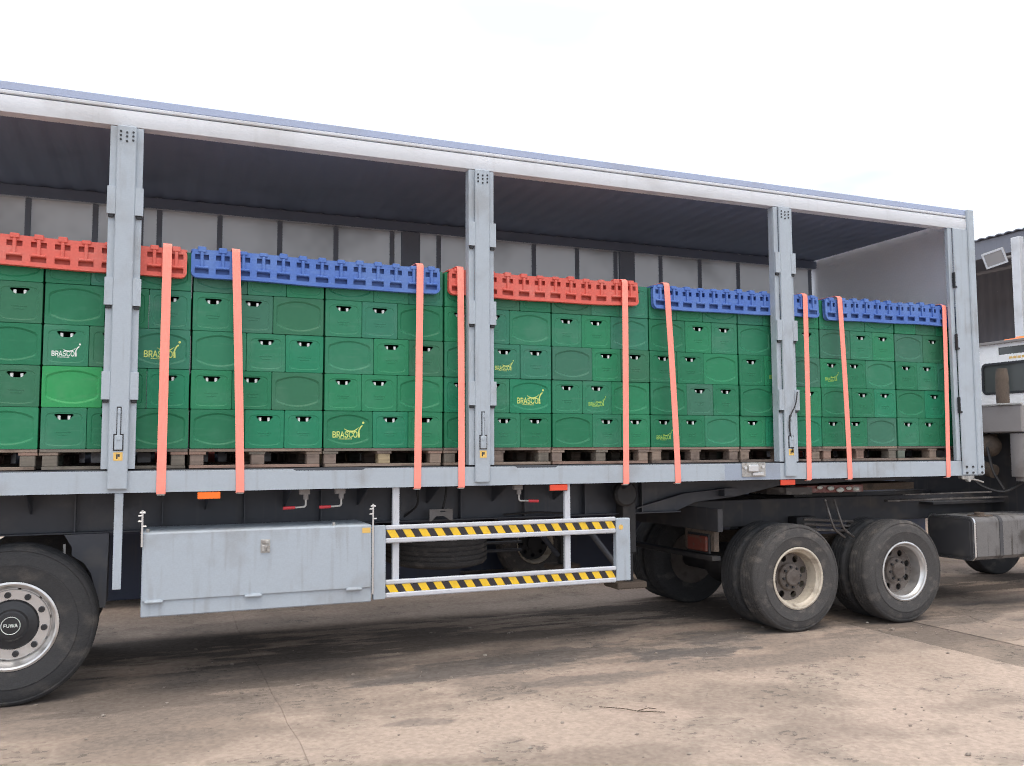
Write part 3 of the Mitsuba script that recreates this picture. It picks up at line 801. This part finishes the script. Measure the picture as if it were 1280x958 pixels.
for i in range(-1, 9):
    odd_ees = i in (-1, 0, 5, 6, 7, 8)
    for L in range(5):
        ees = (L % 2 == 0) == odd_ees
        pat = [1, 1, 0] if ees else [0, 1, 1]
        x = X0 + i + .0065
        lean = [random.gauss(0, .0014), random.gauss(0, .003)]
        for j, e in enumerate(pat):
            w = .2966 if e else .3946
            ci = COLOR.get((i, L + 1, j), random.choice([1, 1, 6, 2, 6, 1, 2, 0] if L < 2 else [0, 0, 3, 3, 2, 0, 1, 7, 2, 1, 0, 4]))
            pr = PRINT.get((i, L + 1, j))
            look = f'green crate with {pr[2]} lettering' if pr else ('bright green crate' if ci == 5 else 'green crate')
            kind = 'handle end out' if e else 'long side out'
            k = thing('bottle_crate', f'{look}, {kind}, {LAY[L]} layer, {("left", "middle", "right")[j]} in {ORD[i + 1]} stack from left', 'crate', 'green bottle crates stacked on pallets')
            tw = T().translate([x + lean[0] + 0, DP + lean[1] + random.uniform(-.0025, .0025), PZ + .147 + L * .298]).rotate([0, 0, 1], random.gauss(0, .12))
            add(k + '__body', (END_PLY if e else SIDE_PLY)[ci], None, tw=tw)
            if e:
                for s in (-1, 1):
                    add(k + '__bottle', BOTTLE, None, tw=tw @ T().translate([.148 + s * .033, .030, CH * .775 - .115 + .010]))
            if pr:
                add(k + '__lettering', LOGO[(pr[0], pr[1])], None, tw=tw @ T().translate([w / 2 - (.0 if e else .0), (.0025 if e else .0065), CH * (.36 if e else .45)]))
            x += w + .0002

# ================================================================= edge guards on top of the load
TOPZ = PZ + .147 + 5 * .298 - .002


def edge_guard(x0, x1, color, label, seed):
    k = thing('edge_guard', label, 'edge protector', 'plastic edge guards along the top of the load')
    r = random.Random(seed)
    n = int(round((x1 - x0) / .152)); pitch = (x1 - x0) / n
    z0, z1 = -.205, .012
    def sag(x):
        u = (x - x0) / (x1 - x0)
        return .007 * math.sin(u * 4 + seed) + .0025 * math.sin(u * 15 + seed * 2)
    outer = Polygon(loop_rr((x0 + x1) / 2, (z0 + z1) / 2, (x1 - x0) / 2, (z1 - z0) / 2, .045, 8)).union(sbox(x0 + .012, z1 - .06, x1 - .012, z1))
    holes = []
    for j in range(n):
        c = x0 + (j + .5) * pitch
        holes += [sbox(c - .050, -.066, c - .013, -.026), sbox(c + .013, -.066, c + .050, -.026), sbox(c - .050, -.172, c + .050, -.136)]
    front = outer.difference(unary_union(holes))

    def warp(m):
        m = m.subdivide_to_size(.12)if len(m.faces) < 40 else m
        v = m.vertices.copy()
        dz = np.array([sag(x) for x in v[:, 0]])
        wav = .006 * np.sin((v[:, 0] - x0) * 4.1 + seed) * np.clip(-v[:, 2] / .2, 0, 1)
        m.vertices = np.stack([v[:, 0], v[:, 1] + wav, v[:, 2] + dz + TOPZ + .006], 1)
        return m
    # slice the sheet into unit bays so that it can sag
    bays = [front.intersection(sbox(x0 + j * pitch, -1, x0 + (j + 1) * pitch, 1)) for j in range(n)]
    backs = [outer.intersection(sbox(x0 + j * pitch, -1, x0 + (j + 1) * pitch, 1)) for j in range(n)]
    Y = DP - .052
    lip = unary_union([outer.difference(outer.buffer(-.010))])
    m = cat(*[ext_y(b, Y, Y + .014) for b in bays], *[ext_y(b, Y + .038, Y + .042) for b in backs], *[ext_y(lip.intersection(sbox(x0 + j * pitch, -1, x0 + (j + 1) * pitch, z0 + .05)), Y - .008, Y) for j in range(n)],
            *[bx(x0 + j * pitch, x0 + (j + 1) * pitch, Y + .006, Y + .34, -.004, .010, 0) for j in range(n)])
    add(k + '__sheet', warp(m), color, False)
    for j in range(n):
        c = x0 + (j + .5) * pitch
        rib = cat(bx(c - .011, c + .011, Y - .014, Y - .0002, -.125, -.012, .003), bx(c - .030, c + .030, Y - .012, Y + .05, -.010, .027 + r.uniform(-.010, .006), .004), bx(c - .048, c + .048, Y - .016, Y - .0002, -.134, -.118, .004))
        add(k + '__rib', warp(rib), color, False)


edge_guard(-1.74, .245, 'red_plastic', 'red plastic edge guard across the two leftmost crate stacks', 1)
edge_guard(.275, 2.24, 'blue_plastic', 'blue plastic edge guard left of the middle side post', 2)
edge_guard(2.32, 4.15, 'red_plastic', 'red plastic edge guard running behind the middle side post', 3)
edge_guard(4.31, 6.245, 'blue_plastic', 'blue plastic edge guard passing behind the right-hand side post', 4)
edge_guard(6.33, 8.18, 'blue_plastic', 'blue plastic edge guard at the front end beside the corner post', 5)

# ================================================================= straps
STR = [(.105, .100, .074), (.596, .650, .070), (2.060, 2.023, .068), (2.414, 2.398, .066), (3.999, 3.943, .068), (4.444, 4.484, .070), (6.058, 5.983, .066), (6.500, 6.493, .068), (7.941, 7.823, .066)]
SL = ['salmon strap over the first red edge guard, leftmost of all', 'salmon strap over the left end of the first blue edge guard', 'salmon strap over the right end of the first blue edge guard',
      'salmon strap just left of the middle side post', 'salmon strap over the right end of the second red edge guard', 'slanting salmon strap over the left end of the second blue edge guard',
      'salmon strap just right of the right-hand side post', 'salmon strap over the left end of the rightmost blue edge guard', 'salmon strap beside the front corner post, rightmost of all']
for (xt, xb, w), lab in zip(STR, SL):
    w *= .86
    k = thing('cargo_strap', lab, 'strap', 'salmon webbing straps over the load')
    path = [(xb, DS + .03, 1.470), (xb, DS - .006, 1.474), (xb, DS - .009, 1.50)]
    for t in np.linspace(.05, 1, 18):
        bow = .008 * math.sin(t * math.pi)
        path.append((xb + (xt - xb) * t ** 1.15, DS - .009 + (DP - .076 - DS + .009) * t - bow, 1.50 + (TOPZ + .010 - 1.50) * t))
    path += [(xt, DP - .068, TOPZ + .032), (xt, DP - .040, TOPZ + .046), (xt, DP + .3, TOPZ + .05), (xt, DP + 1.2, TOPZ + .03), (xt, FAR - .12, TOPZ + .03), (xt, FAR - .095, TOPZ), (xt, FAR - .09, 1.65)]
    P = np.array(path, float)
    tn = np.gradient(P, axis=0); tn /= np.linalg.norm(tn, axis=1)[:, None]
    nr = np.cross(tn, [1.0, 0, 0]); nr /= np.linalg.norm(nr, axis=1)[:, None]
    V = []
    for q, nn in zip(P, nr):
        for sx, sn in ((-1, -1), (1, -1), (1, 1), (-1, 1)):
            V.append(q + np.array([sx * w / 2, 0, 0]) + nn * sn * .002)
    fs = []
    for a in range(len(P) - 1):
        for e in range(4):
            i0, i1 = a * 4 + e, a * 4 + (e + 1) % 4
            fs += [[i0, i1, i1 + 4], [i0, i1 + 4, i0 + 4]]
    add(k + '__webbing', trimesh.Trimesh(np.array(V), fs, process=False), 'webbing', 25)
    add(k + '__hook', bx(xb - w * .42, xb + w * .42, DS - .004, DS + .04, 1.462, 1.4715, .002), 'galvanised')

# ================================================================= tractor unit
TK = thing('tractor_truck', 'dirty white-cabbed tractor truck coupled under the right end of the trailer', 'truck')
K = TK + '__'
TY = 1.6
for X, Y, mt in ((5.90, 7.02, 'rim_old'), (7.22, 6.97, 'steel_rim')):
    w = sub(TK, 'wheel'); put(w, drive_wheel(mt), (X, Y, .519), 0)
    w = sub(TK, 'wheel'); put(w, plain_wheel(.519, .292, .28, 'rubber', 'hub_rust'), (X, Y + .31, .519), 0)
    for yy in (Y + 2.08, Y + 2.40):
        w = sub(TK, 'wheel'); put(w, plain_wheel(.519, .292, .28, 'rubber', 'hub_rust'), (X, yy, .519), 180)
    add(K + 'axle', cyl((X, Y + .5, .519), (X, Y + 1.95, .519), .10, 14), 'paint_black')
    add(K + 'differential', trimesh.creation.icosphere(2, .22).apply_translation([X, Y + 1.2, .54]), 'paint_black', True)
for Y in (7.82, 8.70):
    add(K + 'chassis_rail', bx(5.16, 12.4, Y, Y + .08, .96, 1.24, .006), 'truck_dark')
    add(K + 'leaf_spring', cat(*[bx(5.75 + .06 * j, 7.35 - .06 * j, Y - .14, Y - .06, .70 + .025 * j, .722 + .025 * j, .003) for j in range(6)]), 'grimy_brown')
    add(K + 'hub_bracket', bx(6.44, 6.70, Y - .15, Y - .01, .74, 1.05), 'paint_black')
add(K + 'rear_crossmember', bx(5.10, 5.158, 7.20, 9.25, .98, 1.20), 'truck_dark')
add(K + 'rear_bumper', bx(5.06, 5.16, 7.25, 9.25, .70, .745), 'paint_black')
add(K + 'lamp_bracket', bx(5.12, 5.18, 7.30, 7.80, .78, 1.00), 'grimy_brown')
q = sub(TK, 'tail_lamp')
add(q + '__lens', bx(5.075, 5.115, 7.37, 7.70, .775, .925, .01), 'tail_lens')
add(q + '__housing', bx(5.095, 5.119, 7.35, 7.72, .755, .945), 'paint_black')
for nm, pts, mt in (('fifth_wheel', [(6.45, 7.80), (6.55, 7.62), (7.30, 7.60), (7.30, 8.95), (6.55, 8.90), (6.45, 8.75)], 'greasy_plate'), ('fifth_wheel__ramp', [(6.20, 7.85), (6.30, 7.66), (6.60, 7.605), (6.56, 8.9), (6.2, 8.7)], 'grease'),
                    ('fifth_wheel__wing', [(7.302, 7.62), (8.15, 7.70), (8.25, 7.95), (8.25, 8.6), (7.302, 8.9)], 'grimy_brown')):
    m = ext(Polygon(pts), .075); m.apply_translation([0, 0, 1.305 if nm == 'fifth_wheel' else (1.290 if 'ramp' in nm else 1.315)])
    add(K + nm, m, mt, False)
add(K + 'fifth_wheel__grease', cat(*[trimesh.creation.icosphere(1, r_).apply_scale([1.6, .5, .8]).apply_translation([x_, 7.60, z_]) for x_, z_, r_ in ((6.85, 1.35, .03), (6.98, 1.33, .035), (7.1, 1.345, .025), (6.7, 1.36, .025), (7.2, 1.335, .028))]), 'white_print', 30)
add(K + 'fifth_wheel__mount', bx(6.6, 7.5, 7.9, 8.7, 1.241, 1.288), 'paint_black')
add(K + 'side_bar', cat(bx(7.6, 8.9, 7.30, 7.34, 1.27, 1.285), bx(7.55, 9.4, 7.50, 7.56, 1.19, 1.21)), 'grease')
for X in (6.50, 6.62):
    add(K + 'air_line', tube(bend([(X, 7.3, 1.25), (X - .02, 7.22, 1.10), (X + .02, 7.2, .95), (X + .2, 7.25, .86)], .06), .012, 6), 'grease')
for dz in (0, .05, .1):
    add(K + 'air_line', tube(bend([(6.3, 7.4, .95 + dz), (6.6, 7.35, .93 + dz), (7.0, 7.45, .90 + dz)], .08), .014, 6), 'grease')
# fuel tank
q = sub(TK, 'fuel_tank')
tp = Polygon([(7.0 + .06 - .06 * math.cos(a), 1.03 - .06 + .06 * math.sin(a)) for a in np.linspace(0, math.pi / 2, 6)] + [(7.54 + .06 * math.sin(a), .97 + .06 * math.cos(a)) for a in np.linspace(0, math.pi / 2, 6)] + [(7.60, .61), (7.56, .57), (7.04, .57), (7.0, .61)])
add(q + '__shell', ext_x(tp, 8.25, 10.0), 'tank_metal', 40)
add(q + '__end_cap', cat(ext_x(tp.buffer(-.012), 8.232, 8.25), ext_x(tp.buffer(-.04), 8.222, 8.232)), 'tank_end', 40)
rimp = tp.buffer(.006).difference(tp.buffer(-.014))
add(q + '__end_rim', ext_x(rimp, 8.238, 8.262), 'chrome', 40)
for x in (8.62, 9.3):
    add(q + '__strap', ext_x(tp.buffer(.006).difference(tp.buffer(-.003)), x, x + .05), 'tank_end', 40)
add(q + '__cap', cat(cyl((8.45, 7.10, 1.03), (8.45, 7.10, 1.075), .05, 16), bx(8.38, 8.60, 7.05, 7.2, 1.028, 1.042)), 'grimy_brown')
# cab seen from behind
q = sub(TK, 'cab')
hx0, hx1 = 10.20, 12.2
body = sbox(7.20, 1.35, 9.60, 3.128).buffer(-.09).buffer(.09)
win = sbox(7.30, 2.487, 8.42, 2.864).buffer(-.055).buffer(.055)
slot = sbox(7.35, 2.978, 8.18, 3.075)
add(q + '__rear_panel', ext_x(body.difference(win).difference(slot), hx0, hx0 + .03), 'cab_white', 30)
add(q + '__shell', cat(ext_x(body.difference(body.buffer(-.03)), hx0 + .03, hx1)), 'cab_white', 30)
add(q + '__roof_lip', bx(hx0 - .05, hx0, 7.22, 9.58, 3.12, 3.155), 'dusty_grey')
add(q + '__rear_window', ext_x(win.buffer(.005), hx0 + .012, hx0 + .018), 'cab_glass', False)
add(q + '__window_seal', ext_x(win.buffer(.018).difference(win.buffer(-.012)), hx0 - .008, hx0 + .004), 'hub_black', 30)
add(q + '__vent_slot', ext_x(slot.buffer(-.002), hx0 + .012, hx0 + .018), 'cab_glass', False)
add(q + '__lettering', cat(*[bx(hx0 - .003, hx0 - .0005, 7.80 + .06 * j, 7.80 + .06 * j + .045, 2.915, 2.945, 0) for j in range(4)]), 'sticker', False)
add(q + '__seat_back', bx(hx0 + .6, hx0 + .75, 7.4, 9.4, 1.5, 2.75, .05), 'dusty_grey')
add(q + '__beacon', cat(lathe_y([(.001, 0), (.09, 0), (.09, .03), (.07, .05), (.001, .05)], 20).apply_transform(trimesh.transformations.rotation_matrix(math.pi / 2, [1, 0, 0])).apply_translation([10.36, 7.95, 3.15]), bx(10.22, 10.55, 7.78, 8.12, 3.128, 3.175, .02)), 'orange_lens', 30)
add(K + 'equipment_box', bx(9.05, 9.56, 7.0, 9.35, 1.955, 2.262, .012), 'dusty_grey')
add(K + 'equipment_box__edge_trim', bx(9.03, 9.07, 6.99, 9.36, 2.264, 2.285, .004), 'galvanised')
add(K + 'exhaust_stack', cat(cyl((9.42, 7.52, 2.28), (9.42, 7.52, 2.60), .072, 18), cyl((9.42, 7.52, 2.60), (9.42, 7.52, 2.72), .072, 18, .058)), 'grimy_brown')
add(K + 'rear_bulkhead', bx(9.50, 9.55, 7.15, 9.3, .95, 1.954), 'truck_dark')
add(K + 'air_filter', cat(cyl((9.25, 7.10, 1.45), (9.25, 7.10, 1.94), .17, 24), cyl((9.25, 7.10, 1.40), (9.25, 7.10, 1.45), .13, 24)), 'dusty_grey')
add(K + 'gear_lump', cat(trimesh.creation.icosphere(2, .13).apply_translation([9.2, 7.55, 1.80]), trimesh.creation.icosphere(2, .09).apply_translation([9.15, 7.68, 1.87]), bx(9.1, 9.4, 7.6, 7.9, 1.86, 1.94), cyl((9.2, 7.5, 1.5), (9.2, 7.9, 1.62), .08, 14)), 'grimy_brown', 30)
for pts in ([(9.1, 7.75, 1.9), (9.0, 7.7, 1.6), (8.9, 7.5, 1.35), (9.1, 7.3, 1.25), (9.3, 7.2, 1.4)], [(9.1, 7.5, 1.8), (9.05, 7.4, 1.5), (9.1, 7.3, 1.3)], [(9.05, 7.85, 1.8), (8.6, 7.9, 1.5), (8.4, 8.0, 1.45)]):
    add(K + 'air_line', tube(bend(pts, .12), .016, 8), 'paint_black')
add(K + 'deck_step', bx(8.35, 9.5, 7.62, 9.2, 1.13, 1.16), 'truck_dark')
for Y, rz in ((7.05, 0), (9.35, 180)):
    w = sub(TK, 'wheel'); put(w, plain_wheel(.52, .292, .30, 'rubber', 'hub_rust'), (11.15, Y, .519), rz)
add(K + 'front_axle', bx(11.08, 11.22, 7.4, 9.0, .45, .57), 'paint_black')

# ================================================================= vehicle parked beyond
PT = thing('parked_truck', 'dark parked truck in the shade beyond the trailer, one wheel showing under it', 'truck')
add(PT + '__body', bx(-1.4, 12.4, 10.95, 13.4, .85, 3.4, .03), 'navy_paint')  # lengthened to the right to darken the gaps behind the tractor
add(PT + '__added_skirt', cat(bx(-1.35, 3.95, 11.45, 11.48, .05, .85), bx(5.50, 12.35, 11.45, 11.48, .05, .85)), 'navy_paint')  # skirts added to keep the ground behind the side guard dark
add(PT + '__added_filler', bx(-1.3, 12.3, 12.0, 12.6, .07, .85), 'navy_paint')  # solid filler brought near the ground to close a bright gap
for X in (4.95,):
    w = sub(PT, 'wheel'); put(w, plain_wheel(.50, .27, .28, 'rubber_dusty', 'rim_old', 'hub_black'), (X, 11.20, .499))
    w = sub(PT, 'wheel'); put(w, plain_wheel(.50, .27, .28, 'rubber_dusty', 'rim_old'), (X, 13.1, .499), 180)

# ================================================================= shed and floodlight
SH = thing('open_shed', 'dark corrugated metal shed at the right edge behind the truck cab', 'shed')
xs_ = np.arange(3.0, 34.0, .02)
ridge = 6.12 + .028 * np.abs(np.sin(xs_ * np.pi / .21))
Vt = [];
for x, dz in ((16.0, 0.0), (26.0, .9)):
    Vt.append(np.stack([np.full(len(xs_), x), xs_, ridge + dz], 1))
V = np.vstack(Vt); n = len(xs_); i = np.arange(n - 1)
top = trimesh.Trimesh(V, np.vstack([np.stack([i, i + 1, i + n], 1), np.stack([i + 1, i + n + 1, i + n], 1)]), process=False)
V2 = V.copy(); V2[:, 2] -= .02
bot = trimesh.Trimesh(V2, top.faces[:, ::-1], process=False)
edge = trimesh.Trimesh(np.vstack([V[:n], V2[:n]]), np.vstack([np.stack([i, i + n, i + 1], 1), np.stack([i + 1, i + n, i + n + 1], 1)]), process=False)
add(SH + '__roof', cat(top, bot, edge), 'shed_sheet', False)
add(SH + '__fascia', bx(16.06, 16.12, 3.0, 34, 5.72, 6.10), 'shed_sheet')
wall = []
yy = np.arange(3.0, 34.0, .05)
Wv = np.vstack([np.stack([21.0 + .02 * np.sin(yy * 2 * np.pi / .25), yy, np.full(len(yy), z)], 1) for z in (0.0, 6.5)]); n = len(yy); i = np.arange(n - 1)
add(SH + '__wall', trimesh.Trimesh(Wv, np.vstack([np.stack([i, i + 1, i + n], 1), np.stack([i + 1, i + n + 1, i + n], 1)]), process=False), 'shed_sheet', True)
for y in (4.0, 9.6, 20.0, 27.0, 33.0):
    add(SH + '__column', bx(16.15, 16.33, y, y + .18, 0, 5.74), 'shed_sheet')
FL = thing('light_pole', 'pale grey steel pole in front of the dark shed', 'pole')
add(FL, bx(15.50, 15.64, 11.87, 12.05, 0, 5.86, .008), 'paint_pale')
LT = thing('flood_light', 'square grey floodlight tilted down on the pale pole', 'floodlight')
hd = cat(bx(-.20, .20, .0, .09, -.155, .155, .02), bx(-.15, .15, .09, .15, -.11, .11, .02))
gl = bx(-.162, .162, -.008, -.0005, -.118, .118, .003)
fr = ext_y(sbox(-.20, -.155, .20, .155).difference(sbox(-.165, -.121, .165, .121)), -.02, -.0005)
M = T().translate([15.36, 12.30, 5.50]).rotate([0, 0, 1], -62).rotate([0, 1, 0], -14).rotate([1, 0, 0], 18)
add(LT + '__housing', hd, 'dusty_grey', 30, M)
add(LT + '__frame', fr, 'paint_pale', False, M)
add(LT + '__glass', gl, 'lamp_glass', 30, M)
add(LT + '__bracket', cyl((15.45, 12.34, 5.50), (15.57, 12.0, 5.50), .03, 10), 'dusty_grey')

# ================================================================= litter on the ground
tw = thing('twig', 'thin dry twig lying on the concrete in the foreground', 'twig')
add(tw, cat(tube([(2.93, 5.57, .008), (3.05, 5.44, .016), (3.12, 5.37, .010), (3.27, 5.27, .012)], .0032, 6), tube([(3.12, 5.37, .012), (3.20, 5.37, .022), (3.26, 5.36, .012)], .003, 5)), 'twig_bark')
ms = []
for j in range(600):
    x, y = rng.uniform(-1.2, 8.5), rng.uniform(3.6, 8.6)
    s = rng.gamma(1.6, .0030) + .0025
    m = trimesh.creation.icosphere(1, 1.0) if s > .012 else trimesh.creation.icosphere(0, 1.0)
    m.vertices *= (1 + .25 * rng.normal(size=m.vertices.shape)).clip(.5, 1.5) * [s, s * rng.uniform(.6, 1), s * .5]
    m.apply_translation([x, y, s * .3]); ms.append(m)
add('gravel', cat(*ms), 'pebble_stone', False)
labels['gravel'] = {'label': 'scattered small stones and crumbs on the concrete yard', 'category': 'gravel', 'kind': 'stuff'}
